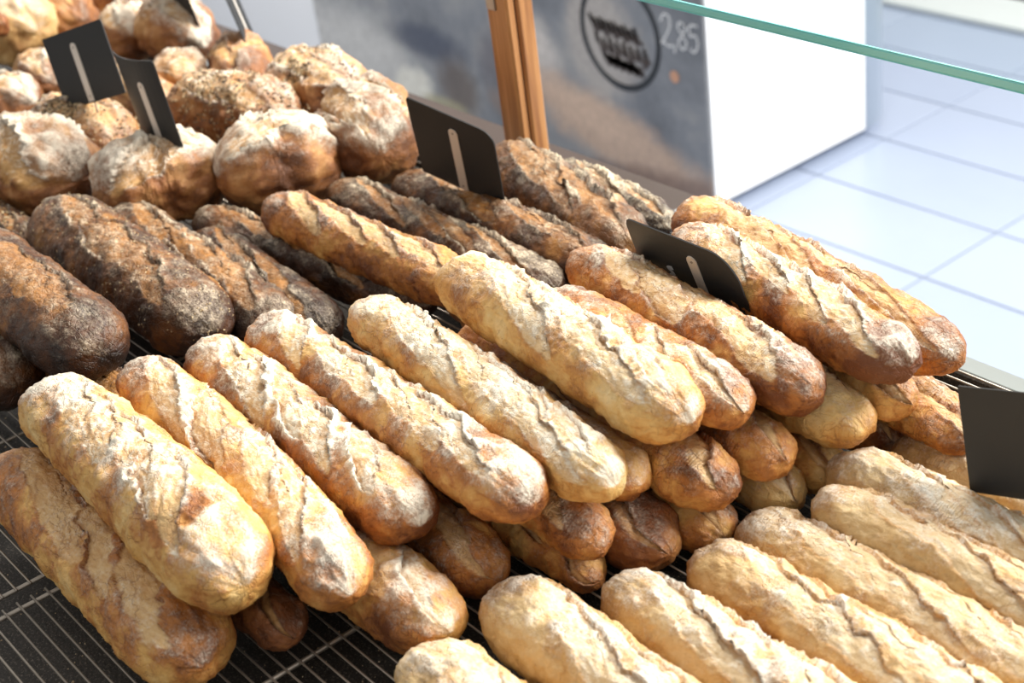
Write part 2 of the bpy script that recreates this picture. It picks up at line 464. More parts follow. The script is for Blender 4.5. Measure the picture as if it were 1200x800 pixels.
    # local frame: origin under the loaf's middle
    V[:, 2] += r * flat * .92
    loops = np.r_[Q.ravel(), T1.ravel(), T2.ravel()].astype(np.int32)
    starts = np.r_[np.arange(len(Q)) * 4, len(Q) * 4 + np.arange(2 * nt) * 3].astype(np.int32)
    me = bpy.data.meshes.new(name)
    me.vertices.add(len(V)); me.vertices.foreach_set('co', V.ravel())
    me.loops.add(len(loops)); me.loops.foreach_set('vertex_index', loops)
    me.polygons.add(len(starts)); me.polygons.foreach_set('loop_start', starts)
    me.update(calc_edges=True); me.validate()
    me.polygons.foreach_set('use_smooth', np.ones(len(me.polygons), bool))
    for an, arr in (('cut', cut), ('edge', edge), ('flour', flo), ('toast', tst)):
        at_ = me.attributes.new(an, 'FLOAT', 'POINT'); arr = np.r_[arr, arr[:nt].mean(), arr[-nt:].mean()].astype(np.float32)
        at_.data.foreach_set('value', arr)
    me.materials.append(M[style])
    o = bpy.data.objects.new(name, me); COL.objects.link(o)
    mw = Matrix.Identity(4)
    base = mid - zv * r * flat * .92
    for i in range(3):
        mw[i][0] = ax[i]; mw[i][1] = yv[i]; mw[i][2] = zv[i]; mw[i][3] = base[i]
    o.matrix_world = mw
    return o

# ------------------------------------------------------------------ large structure
FZ = -1.10
fl = mesh_obj('floor', [(-9, -4, FZ - .004), (4, -4, FZ - .004), (4, 9, FZ - .004), (-9, 9, FZ - .004)], [(0, 1, 2, 3)], M['grout'])
tag(fl, kind='structure')
TX, TY = .60, .3015
tile_mb = MB().box(.003, TX - .003, .003, TY - .003, -.004, 0, .0015)
tile0 = tile_mb.build('floor_tile', M['tile'], fl); tile_me = tile0.data
k = 0
x0 = -2.068; y0 = 2.749
ntile = 0
for iy in range(-1, 5):
    for ix in range(-6, 2):
        X_, Y_ = x0 + ix * TX, y0 + iy * TY
        if Y_ + TY > 4.27 or Y_ < 1.3: continue
        if ntile == 0: o = tile0
        else:
            o = bpy.data.objects.new('floor_tile', tile_me); COL.objects.link(o); o.parent = fl
        o.location = (X_, Y_, FZ); ntile += 1
# the rest of the paving, too far out of view to tell its tiles apart
far = MB()
for iy in range(-16, 20):
    for ix in range(-12, 11):
        X_, Y_ = x0 + ix * TX, y0 + iy * TY
        if -6 <= ix < 2 and -1 <= iy < 5 and Y_ + TY <= 4.27 and Y_ >= 1.3: continue
        if X_ < -8.9 or X_ + TX > 4 or Y_ < -3 or Y_ + TY > 8.9: continue
        far.box(X_ + .003, X_ + TX - .003, Y_ + .003, Y_ + TY - .003, FZ - .003, FZ)
tag(far.build('floor_tiling', M['tile'], fl), kind='stuff')
wl = MB().box(-9, 4, 9, 9.1, FZ, .2).build('wall_far', M['white']); tag(wl, kind='structure')
# white low sill and mat at the shop front, far right corner
tr = MB().box(-3.45, 2.0, 4.27, 4.50, FZ, FZ + .02, .004).build('trim_1', simple('threshold_stone', (.62, .64, .63), .5)); tag(tr, kind='structure')

# cabinet (rounded white end) carrying the poster
cab = empty('display_cabinet', (-3.8, 3.05, FZ))
tag(cab, 'white lacquered cabinet with rounded corner behind the counter, poster on its front', 'cabinet')
def cab_outline(x0_, x1_, y0_, y1_, rr, n=12):
    pts = [(x0_, y0_), (x1_, y0_)]
    for i in range(n + 1):
        a = math.pi / 2 * i / n
        pts.append((x1_ - rr + rr * math.cos(a), y1_ - rr + rr * math.sin(a)))
    pts.append((x0_, y1_)); return pts
def prism(pts, z0, z1):
    n = len(pts); V = [(x, y, z0) for x, y in pts] + [(x, y, z1) for x, y in pts]
    F = [tuple(range(n))[::-1], tuple(range(n, 2 * n))] + [(i, (i + 1) % n, n + (i + 1) % n, n + i) for i in range(n)]
    return V, F
def local(o, p):
    o.parent = p; o.matrix_parent_inverse = Matrix.Translation(-Vector(p.location)); return o
V, F = prism(cab_outline(-6.6, -2.78, 2.756, 3.62, .22), FZ - .012, 1.0)
o = MB().add(V, F).build('cabinet_body', M['white']); local(o, cab)
V, F = prism([(-6.5, 2.84), (-2.86, 2.84), (-2.86, 3.52), (-6.5, 3.52)], FZ - .02, FZ + .02)
o = MB().add(V, F).build('plinth', M['plinth']); local(o, cab)
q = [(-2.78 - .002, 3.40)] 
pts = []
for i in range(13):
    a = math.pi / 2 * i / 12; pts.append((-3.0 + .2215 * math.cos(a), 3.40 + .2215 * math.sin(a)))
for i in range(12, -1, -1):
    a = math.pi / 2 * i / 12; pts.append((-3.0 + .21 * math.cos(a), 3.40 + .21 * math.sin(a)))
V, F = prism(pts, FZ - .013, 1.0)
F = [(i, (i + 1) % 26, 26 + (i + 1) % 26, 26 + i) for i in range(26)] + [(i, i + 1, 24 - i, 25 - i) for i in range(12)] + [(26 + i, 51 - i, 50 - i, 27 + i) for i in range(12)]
o = MB().add(V, F).build('corner_reflection', simple('reflection_grey', (.27, .32, .39), .35, .3)); local(o, cab)  # grey reflection on the white rounded corner, painted as a separate curved band

# poster print
LX, LZ = -3.118, -.672
blob(-4.50, -.97, .42, .16, 0, (.62, .61, .58), .6, .85)
blob(-3.98, -.84, .20, .055, 0, (.07, .08, .11), .5, .9)
blob(-3.84, -.97, .10, .10, 0, (.12, .09, .07), .5, .8)
blob(-4.10, -1.03, .11, .075, .3, (.85, .78, .66), .3, .9)
blob(-3.93, -1.06, .13, .04, 0, (.40, .36, .22), .4, .8)
blob(-4.30, -1.06, .10, .03, 0, (.50, .42, .33), .4, .7)
blob(-3.60, -.84, .10, .12, 0, (.14, .13, .14), .5, .8)
blob(-3.46, -.74, .14, .10, -.3, (.60, .55, .50), .5, .85)
blob(-3.56, -.98, .12, .05, -.2, (.26, .19, .15), .5, .7)
blob(-3.10, -.955, .40, .095, -.25, (.52, .37, .27), .4, .9)
blob(-3.22, -.90, .2, .05, -.25, (.62, .45, .33), .5, .6)
blob(-3.118, -.672, .155, .155, 0, (.44, .40, .36), .25, .75)
blob(-3.0, -1.07, .5, .045, .1, (.15, .09, .07), .5, .7)
t.put(t.b.inputs['Base Color'], base); t.b.inputs['Roughness'].default_value = .38; M['poster'] = t.m
post = empty('bread_poster', (-3.8, 2.75, FZ))
tag(post, 'dark slate poster printed with blurred breads and a round black stamp, behind the post', 'poster')
o = MB().box(-4.786, -2.789, 2.748, 2.754, FZ - .012, .6).build('printed_sheet', M['poster']); local(o, post)
def ring(cx, cz, r0, r1, y, n=64):
    V = []; F = []
    for i in range(n):
        a = 2 * math.pi * i / n
        wob = 1 + .01 * math.sin(3 * a)
        V += [(cx + r0 * wob * math.cos(a), y, cz + r0 * math.sin(a)), (cx + r1 * math.cos(a), y, cz + r1 * wob * math.sin(a))]
    for i in range(n):
        jn = (i + 1) % n; F.append((2 * i, 2 * i + 1, 2 * jn + 1, 2 * jn))
    return V, F
def disc(cx, cz, r0, y, n=48):
    V = [(cx + r0 * math.cos(2 * math.pi * i / n), y, cz + r0 * math.sin(2 * math.pi * i / n)) for i in range(n)]
    return V, [tuple(range(n))]
V, F = ring(LX, LZ, .148, .166, 2.7465); o = mesh_obj('stamp_ring', V, F, M['ring']); local(o, post)
# handwritten script inside the stamp: looping ink strokes
def ribbon(mb, pts, wd, y):
    V = []; F = []
    for i, (x, z) in enumerate(pts):
        xa, za = pts[max(i - 1, 0)]; xb_, zb_ = pts[min(i + 1, len(pts) - 1)]
        dx, dz = xb_ - xa, zb_ - za; l = math.hypot(dx, dz) or 1
        V += [(x - dz / l * wd, y, z + dx / l * wd), (x + dz / l * wd, y, z - dx / l * wd)]
    for i in range(len(pts) - 1): F.append((2 * i, 2 * i + 1, 2 * i + 3, 2 * i + 2))
    mb.add(V, F)
sb = MB(); rs = random.Random(4)
for (zx, zz, ln, amp, fr) in ((-.118, .012, .20, .026, 62), (-.10, -.045, .215, .030, 48), (-.07, -.088, .15, .018, 70)):
    pts = []
    for i in range(120):
        s_ = i / 119; x = zx + ln * s_; 
        pts.append((LX + x + .010 * math.cos(fr * s_ + 1.2), LZ + zz + .25 * (s_ - .5) * -.05 + amp * math.sin(fr * s_) * (.5 + .5 * math.sin(fr * .23 * s_ + 1) ** 2)))
    ribbon(sb, pts, .0062, 2.7462)
o = sb.build('stamp_script', M['script']); local(o, post)
def text(body, size, x, y, z, rot, mat, name, ext=.0004, shear=0.):
    cu = bpy.data.curves.new(name, 'FONT'); cu.body = body; cu.size = size; cu.extrude = ext; cu.shear = shear
    cu.offset = 0; cu.materials.append(mat)
    tmp = bpy.data.objects.new(name + '_tmp', cu); COL.objects.link(tmp)
    dg = bpy.context.evaluated_depsgraph_get(); dg.update()
    me = bpy.data.meshes.new_from_object(tmp.evaluated_get(dg)); bpy.data.objects.remove(tmp)
    o = bpy.data.objects.new(name, me); COL.objects.link(o); o.location = (x, y, z); o.rotation_euler = rot
    return o
# chalk price
cb = MB()
def digit(pts, ox, oz, s): 
    # smooth through the points
    P_ = [Vector((p[0], p[1])) for p in pts]; Q_ = []
    for i in range(len(P_) - 1):
        p0 = P_[max(i - 1, 0)]; p1 = P_[i]; p2 = P_[i + 1]; p3 = P_[min(i + 2, len(P_) - 1)]
        for k_ in range(6):
            u = k_ / 6; Q_.append(.5 * ((2 * p1) + (-p0 + p2) * u + (2 * p0 - 5 * p1 + 4 * p2 - p3) * u * u + (-p0 + 3 * p1 - 3 * p2 + p3) * u ** 3))
    Q_.append(P_[-1])
    ribbon(cb, [(ox + q.x * s, oz + q.y * s) for q in Q_], .0024, 2.7464)
digit([(0, .75), (.15, 1), (.38, .95), (.4, .65), (.2, .3), (-.05, .02), (.1, .08), (.3, -.02), (.5, .06)], -2.945, -.665, .088)
digit([(.06, .1), (0, -.15)], -2.898, -.668, .088)
digit([(.35, .85), (.12, .95), (.02, .75), (.2, .52), (.38, .25), (.2, 0), (0, .2), (.2, .5), (.38, .78), (.3, .9)], -2.880, -.665, .080)
digit([(.42, .95), (.08, .92), (.05, .55), (.3, .6), (.4, .3), (.2, 0), (0, .1)], -2.838, -.665, .080)
o = cb.build('chalk_price', M['chalk']); local(o, post)
V, F = disc(-2.905, -.752, .018, 2.7463, 24); o = mesh_obj('orange_spot', V, F, simple('print_orange', (.50, .27, .17), .6)); local(o, post)

# the drawing above is laid out for a plane at y = 2.75; the cabinet stands 7 cm nearer and is that much smaller
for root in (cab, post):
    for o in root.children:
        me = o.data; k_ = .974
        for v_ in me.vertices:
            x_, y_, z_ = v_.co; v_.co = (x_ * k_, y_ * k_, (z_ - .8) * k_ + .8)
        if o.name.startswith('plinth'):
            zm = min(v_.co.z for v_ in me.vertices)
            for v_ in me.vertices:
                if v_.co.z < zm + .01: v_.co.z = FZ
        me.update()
mat_ = MB().box(-3.10, -1.9, 4.53, 5.2, FZ, FZ + .012, .003).build('door_mat', simple('mat_charcoal', (.06, .065, .07), .9))
tag(mat_, 'dark mat on the floor beyond the pale threshold, at the top right corner', 'mat')

# ------------------------------------------------------------------ counter, tray, racks
ct = empty('bakery_counter', (-1.2, .5, FZ))
tag(ct, 'steel bakery counter top carrying the bread racks, its bright rim beyond the stacked baguettes', 'counter')
o = MB().box(-3.0, .25, -.25, 1.06, FZ, -.046, .004).build('counter_body', M['counter_dark']); local(o, ct)
o = MB().box(-3.0, .25, 1.060, 1.115, -.085, -.040, .004).build('rim', M['counter']); local(o, ct)
o = MB().box(-3.0, .25, 1.075, 1.085, -.040, -.036, .001).build('rim_lip', M['counter_dark']); local(o, ct)
tray = MB().box(-2.98, .23, -.23, 1.052, -.046, -.036, .003).box(-2.98, .23, 1.046, 1.054, -.036, -.012, .002)
tray = tray.build('baking_tray', M['tray']); tag(tray, 'black crumb-speckled tray lying under the wire racks', 'tray')
o = MB().box(-3.0, -1.270, 1.116, 1.235, FZ, -.052, .003).build('back_ledge', simple('ledge_brown', (.055, .036, .028), .35)); local(o, ct)
# crumbs
rs = np.random.default_rng(5); Vc = []; Fc = []
for i in range(2600):
    cx = rs.uniform(-1.75, -.45); cy = rs.uniform(-.02, .95); s_ = rs.uniform(.0003, .0010) * (1.6 if rs.random() < .08 else 1)
    n0 = len(Vc); Vc += [(cx + s_, cy, -.036), (cx - s_ * .6, cy + s_, -.036), (cx - s_ * .5, cy - s_, -.036), (cx, cy, -.036 + s_ * 1.1)]
    Fc += [(n0, n0 + 1, n0 + 3), (n0 + 1, n0 + 2, n0 + 3), (n0 + 2, n0, n0 + 3)]
o = mesh_obj('bread_crumbs', Vc, Fc, simple('crumb', (.55, .42, .27), .8)); tag(o, 'scattered bread crumbs and flour on the black tray', 'crumbs', kind='stuff')

def rack(x0_, x1_, yoff, label):
    rk = empty('cooling_rack', ((x0_ + x1_) / 2, .45, -.036)); tag(rk, label, 'rack', 'wire racks end to end on the tray')
    me = None; L_ = x1_ - x0_ - .016
    y = -.16 + yoff
    while y < 1.035:
        if me is None:
            o = MB().tube([(-L_ / 2, 0, 0), (L_ / 2, 0, 0)], .0011, 6).build('wire', M['wire'], rk, True); me = o.data
        else:
            o = bpy.data.objects.new('wire', me); COL.objects.link(o); o.parent = rk
        o.location = (0, y - .45, .036 - .0012); y += .0132
    cm = None
    nb = 3
    for i in range(nb):
        xx = -L_ / 2 + .006 + (L_ - .012) * i / (nb - 1)
        if cm is None:
            o = MB().tube([(0, -.62, 0), (0, .585, 0)], .0022, 6).build('cross_bar', M['wire'], rk, True); cm = o.data
        else:
            o = bpy.data.objects.new('cross_bar', cm); COL.objects.link(o); o.parent = rk
        o.location = (xx, 0, .036 - .0045)
        for yy in (-.6, .57):
            f_ = MB().tube([(xx, yy, .0315), (xx, yy, .0002)], .0022, 6).build('foot', M['wire'], rk, True)
rack(-2.66, -2.14, .004, 'wire cooling rack farthest from the viewer, under the round loaves')
rack(-2.14, -1.632, .009, 'wire cooling rack under the left ends of the dark loaves')
rack(-1.632, -1.124, 0, 'wire cooling rack under the dark baguettes, ending at the lower left')
rack(-1.124, -.616, .006, 'wire cooling rack with bare wires showing at the bottom left corner of the photo')
rack(-.616, -.10, .002, 'wire cooling rack under the pale baguettes at lower right')

# pine post
pp = empty('wooden_post', (-1.49, 1.15, FZ)); tag(pp, 'upright pine post of joined planks between the breads and the poster', 'post')
o = MB().box(-1.539, -1.513, 1.134, 1.150, FZ, 1.0, .002).build('plank', M['pine']); local(o, pp)
o = MB().box(-1.512, -1.489, 1.128, 1.142, FZ, 1.0, .003).build('plank', M['pine']); local(o, pp)
o = MB().box(-1.520, -1.487, 1.144, 1.170, FZ, 1.0, .003).build('plank', M['pine']); local(o, pp)
o = MB().box(-1.530, -1.492, 1.140, 1.146, FZ, 1.0, 0).build('joint_strip', simple('joint_dark', (.06, .03, .015), .8)); local(o, pp)
o = MB().box(-1.536, -1.518, 1.131, 1.135, .18, .26, .001).build('bracket_plate', simple('bracket_zinc', (.36, .33, .30), .4, .7)); local(o, pp)

# glass shelf
gs = empty('glass_shelf', (-.7, 1.3, .262)); tag(gs, 'clear glass shelf with green polished edge crossing the top right corner', 'shelf')
o = MB().box(-1.486, .3, 1.102, 1.62, .2575, .2674).build('glass_pane', M['glass']); local(o, gs)
o = MB().box(-1.486, .3, 1.0995, 1.102, .2570, .2674, .0022).build('glass_edge', M['glass_edge']); local(o, gs)
o = MB().box(.26, .29, 1.12, 1.15, FZ, .2572, .002).box(.26, .29, 1.12, 1.62, .2472, .2572, .002).build('shelf_support', M['counter']); local(o, gs)
o = MB().box(-1.488, -1.455, 1.142, 1.172, .2475, .2572, .002).build('clamp', M['counter']); local(o, gs)

# ------------------------------------------------------------------ loaves
PL = {
'P8':((-0.661, 0.875, 0.02),(-0.409, 0.883, 0.02),0.0223),
'P7':((-0.662, 0.797, 0.04),(-0.343, 0.825, 0.023),0.0257),
'P6':((-0.64, 0.753, 0.04),(-0.316, 0.773, 0.024),0.0254),
'P5':((-0.68, 0.708, 0.023),(-0.329, 0.712, 0.023),0.0259),
'P4':((-0.675, 0.649, 0.025),(-0.346, 0.651, 0.025),0.0277),
'P3':((-0.694, 0.577, 0.026),(-0.378, 0.579, 0.026),0.0290),
'P2':((-0.752, 0.508, 0.028),(-0.435, 0.502, 0.028),0.0314),
'P1':((-0.742, 0.42, 0.029),(-0.46, 0.414, 0.029),0.0319),
'B0':((-1.228, 0.309, 0.038),(-0.902, 0.303, 0.038),0.0424),
'D0':((-1.671, 0.365, 0.043),(-1.389, 0.366, 0.058),0.0393),
'D1':((-1.615, 0.426, 0.094),(-1.309, 0.428, 0.099),0.0437),
'D2':((-1.679, 0.569, 0.051),(-1.343, 0.557, 0.052),0.0443),
'D3':((-1.647, 0.635, 0.033),(-1.301, 0.623, 0.033),0.0350),
'D5':((-1.585, 0.713, 0.025),(-1.23, 0.758, 0.024),0.0264),
'D6':((-1.444, 0.74, 0.072),(-1.147, 0.76, 0.071),0.0277),
'D7':((-1.505, 0.861, 0.025),(-1.146, 0.866, 0.025),0.0275),
'D8':((-1.454, 0.925, 0.026),(-1.131, 0.92, 0.034),0.0285),
'D9':((-1.392, 1.028, 0.034),(-1.143, 0.977, 0.034),0.0368),
'D10':((-1.342, 1.071, 0.021),(-1.153, 1.047, 0.023),0.0242),
'A1':((-1.223, 0.36, 0.095),(-0.889, 0.348, 0.097),0.0435),
'A2':((-1.206, 0.443, 0.089),(-0.832, 0.41, 0.082),0.0332),
'A3':((-1.197, 0.505, 0.083),(-0.86, 0.488, 0.083),0.0350),
'A4':((-1.187, 0.566, 0.085),(-0.782, 0.544, 0.108),0.0333),
'A5':((-1.091, 0.625, 0.115),(-0.751, 0.599, 0.111),0.0313),
'A6':((-1.036, 0.698, 0.14),(-0.735, 0.665, 0.143),0.0362),
'A7':((-0.954, 0.743, 0.118),(-0.731, 0.722, 0.123),0.0306),
'A8':((-0.993, 0.811, 0.121),(-0.702, 0.776, 0.122),0.0321),
'A9':((-0.935, 0.889, 0.128),(-0.662, 0.839, 0.135),0.0313),
'A10':((-1.019, 0.979, 0.094),(-0.682, 0.926, 0.093),0.0336),
'R1':((-1.902, 0.607, 0.059),(-1.827, 0.624, 0.055),0.0585),
'R2':((-1.713, 0.678, 0.049),(-1.688, 0.737, 0.049),0.0539),
'R3':((-1.609, 0.807, 0.054),(-1.594, 0.845, 0.054),0.0600),
'R4':((-1.879, 0.874, 0.044),(-1.772, 0.911, 0.048),0.0472),
'R5':((-1.628, 0.979, 0.05),(-1.558, 0.945, 0.051),0.0553),
'R6':((-1.815, 0.991, 0.046),(-1.768, 1.021, 0.047),0.0509),
'R7':((-2.035, 1.024, 0.038),(-1.965, 0.984, 0.038),0.0410),
'D13':((-1.913, 0.527, 0.025),(-1.759, 0.537, 0.025),0.0272),
'R17':((-2.128, 0.844, 0.036),(-2.003, 0.854, 0.034),0.0380),
'D11':((-1.443, 0.423, 0.029),(-1.225, 0.432, 0.029),0.0327),
'R8':((-1.948, 0.7, 0.05),(-1.876, 0.716, 0.051),0.0551),
'R9':((-2.214, 0.718, 0.037),(-2.195, 0.725, 0.036),0.0398),
'R10':((-2.287, 0.806, 0.033),(-2.244, 0.8, 0.034),0.0366),
'R11':((-2.054, 0.927, 0.038),(-2.045, 0.932, 0.037),0.0410),
'R12':((-2.241, 1.017, 0.056),(-2.198, 1.021, 0.044),0.0493),
'R13':((-2.335, 0.977, 0.04),(-2.312, 0.976, 0.041),0.0434),
'R14':((-2.556, 0.95, 0.045),(-2.483, 0.952, 0.045),0.0500),
'R15':((-2.506, 0.85, 0.057),(-2.463, 0.858, 0.057),0.0598),
'R16':((-2.593, 1.06, 0.035),(-2.505, 1.067, 0.035),0.0379),
'D4':((-1.52, .672, .030),(-1.262, .655, .030),.0300),
'D12':((-1.20, .80, .030),(-1.00, .76, .030),.0280),
'R18':((-2.455, .775, .106),(-2.365, .790, .106),.0170),
'B1':((-1.237, 0.375, 0.022),(-0.885, 0.375, 0.022),0.0242),
'B2':((-1.095, 0.454, 0.03),(-0.803, 0.454, 0.033),0.0343),
'B3':((-1.125, 0.523, 0.028),(-0.827, 0.523, 0.028),0.0310),
'B4':((-1.068, 0.599, 0.056),(-0.759, 0.588, 0.058),0.0256),
'B5':((-1.065, 0.584, 0.018),(-0.765, 0.584, 0.018),0.0199),
'B6':((-1.08, 0.657, 0.078),(-0.771, 0.641, 0.08),0.0254),
'B7':((-1.044, 0.647, 0.029),(-0.748, 0.637, 0.029),0.0317),
'B8':((-1.026, 0.702, 0.072),(-0.724, 0.686, 0.071),0.0287),
'B9':((-1.015, 0.701, 0.025),(-0.727, 0.686, 0.022),0.0258),
'B10':((-1.016, 0.765, 0.069),(-0.712, 0.743, 0.073),0.0277),
'B11':((-1.023, 0.78, 0.024),(-0.716, 0.758, 0.023),0.0264),
'B12':((-0.99, 0.837, 0.069),(-0.687, 0.81, 0.081),0.0280),
'B13':((-1.013, 0.826, 0.023),(-0.706, 0.804, 0.024),0.0260),
'B14':((-1.023, 0.905, 0.021),(-0.71, 0.877, 0.021),0.0231),
'B15':((-0.955, 0.879, 0.078),(-0.672, 0.854, 0.089),0.0232),
'B16':((-0.961, 0.951, 0.027),(-0.682, 0.922, 0.027),0.0298),
'B17':((-0.883, 0.903, 0.059),(-0.625, 0.876, 0.058),0.0203),
}

def SL(kind, seed, L, r):
    rg = random.Random(seed * 13 + 5); out = []
    if kind == 'base':       # three to five overlapping slanted scores
        n = max(3, round(L / .085)); 
        for i in range(n):
            out.append((-.86 + 1.72 * (i + .5) / n + rg.uniform(-.05, .05), rg.uniform(-.30, .12), rg.uniform(-27, -14), L / n * rg.uniform(.62, .8), r * rg.uniform(.26, .40), -1 if rg.random() < .8 else 1))
    elif kind == 'long':     # long shallow scores with tall ears
        n = max(3, round(L / .10))
        for i in range(n):
            out.append((-.85 + 1.7 * (i + .5) / n + rg.uniform(-.05, .05), rg.uniform(-.25, .25), rg.uniform(-18, -8), L / n * rg.uniform(.7, .9), r * rg.uniform(.20, .36), -1 if rg.random() < .7 else 1))
    elif kind == 'soft':
        n = max(3, round(L / .10))
        for i in range(n):
            out.append((-.85 + 1.7 * (i + .5) / n + rg.uniform(-.05, .05), rg.uniform(-.35, .30), rg.uniform(-26, -12), L / n * rg.uniform(.6, .8), r * rg.uniform(.32, .5), rg.choice((-1, -1, 1))))
            if rg.random() < .6:
                out.append((-.85 + 1.7 * (i + .9) / n, rg.uniform(.2, .8), rg.uniform(-22, -8), L / n * .4, r * .12, 1))
    elif kind == 'leaf':     # overlapping leaf shapes left and right of the crest
        n = max(3, round(L / .105))
        for i in range(n):
            o_ = -.42 if i % 2 else .05
            out.append((-.88 + 1.76 * (i + .5) / n + rg.uniform(-.04, .04), o_ + rg.uniform(-.1, .1), rg.uniform(-24, -14), L / n * rg.uniform(.66, .82), r * rg.uniform(.30, .42), -1))
            out.append((-.88 + 1.76 * (i + .9) / n + rg.uniform(-.04, .04), o_ + .55 + rg.uniform(-.1, .1), rg.uniform(-30, -12), L / n * rg.uniform(.40, .55), r * rg.uniform(.16, .28), rg.choice((-1, 1))))
    elif kind == 'end':      # scores that run out over the near end
        for i in range(3):
            out.append((.95 - .5 * i, rg.uniform(-.45, .35), rg.uniform(-35, -12), .05, r * rg.uniform(.2, .34), rg.choice((-1, 1))))
    elif kind == 'cross':
        out.append((rg.uniform(-.2, .2), rg.uniform(-.75, -.25), rg.uniform(-35, 35), L * .44, r * rg.uniform(.28, .42), rg.choice((-1, 1))))
        out.append((rg.uniform(-.3, .5), rg.uniform(.1, .6), rg.uniform(-60, 60), L * .34, r * .2, rg.choice((-1, 1))))
        if rg.random() < .7: out.append((rg.uniform(-.5, .5), rg.uniform(-.6, .6), rg.uniform(50, 110), r * .9, r * .16, rg.choice((-1, 1))))
    return out

GA = 'golden baguettes stacked on top along the middle'
GB = 'baguettes lying under the golden ones'
GD = 'dark baguettes in the second row'
GP = 'pale baguettes at lower right'
GR = 'round loaves heaped at top left'
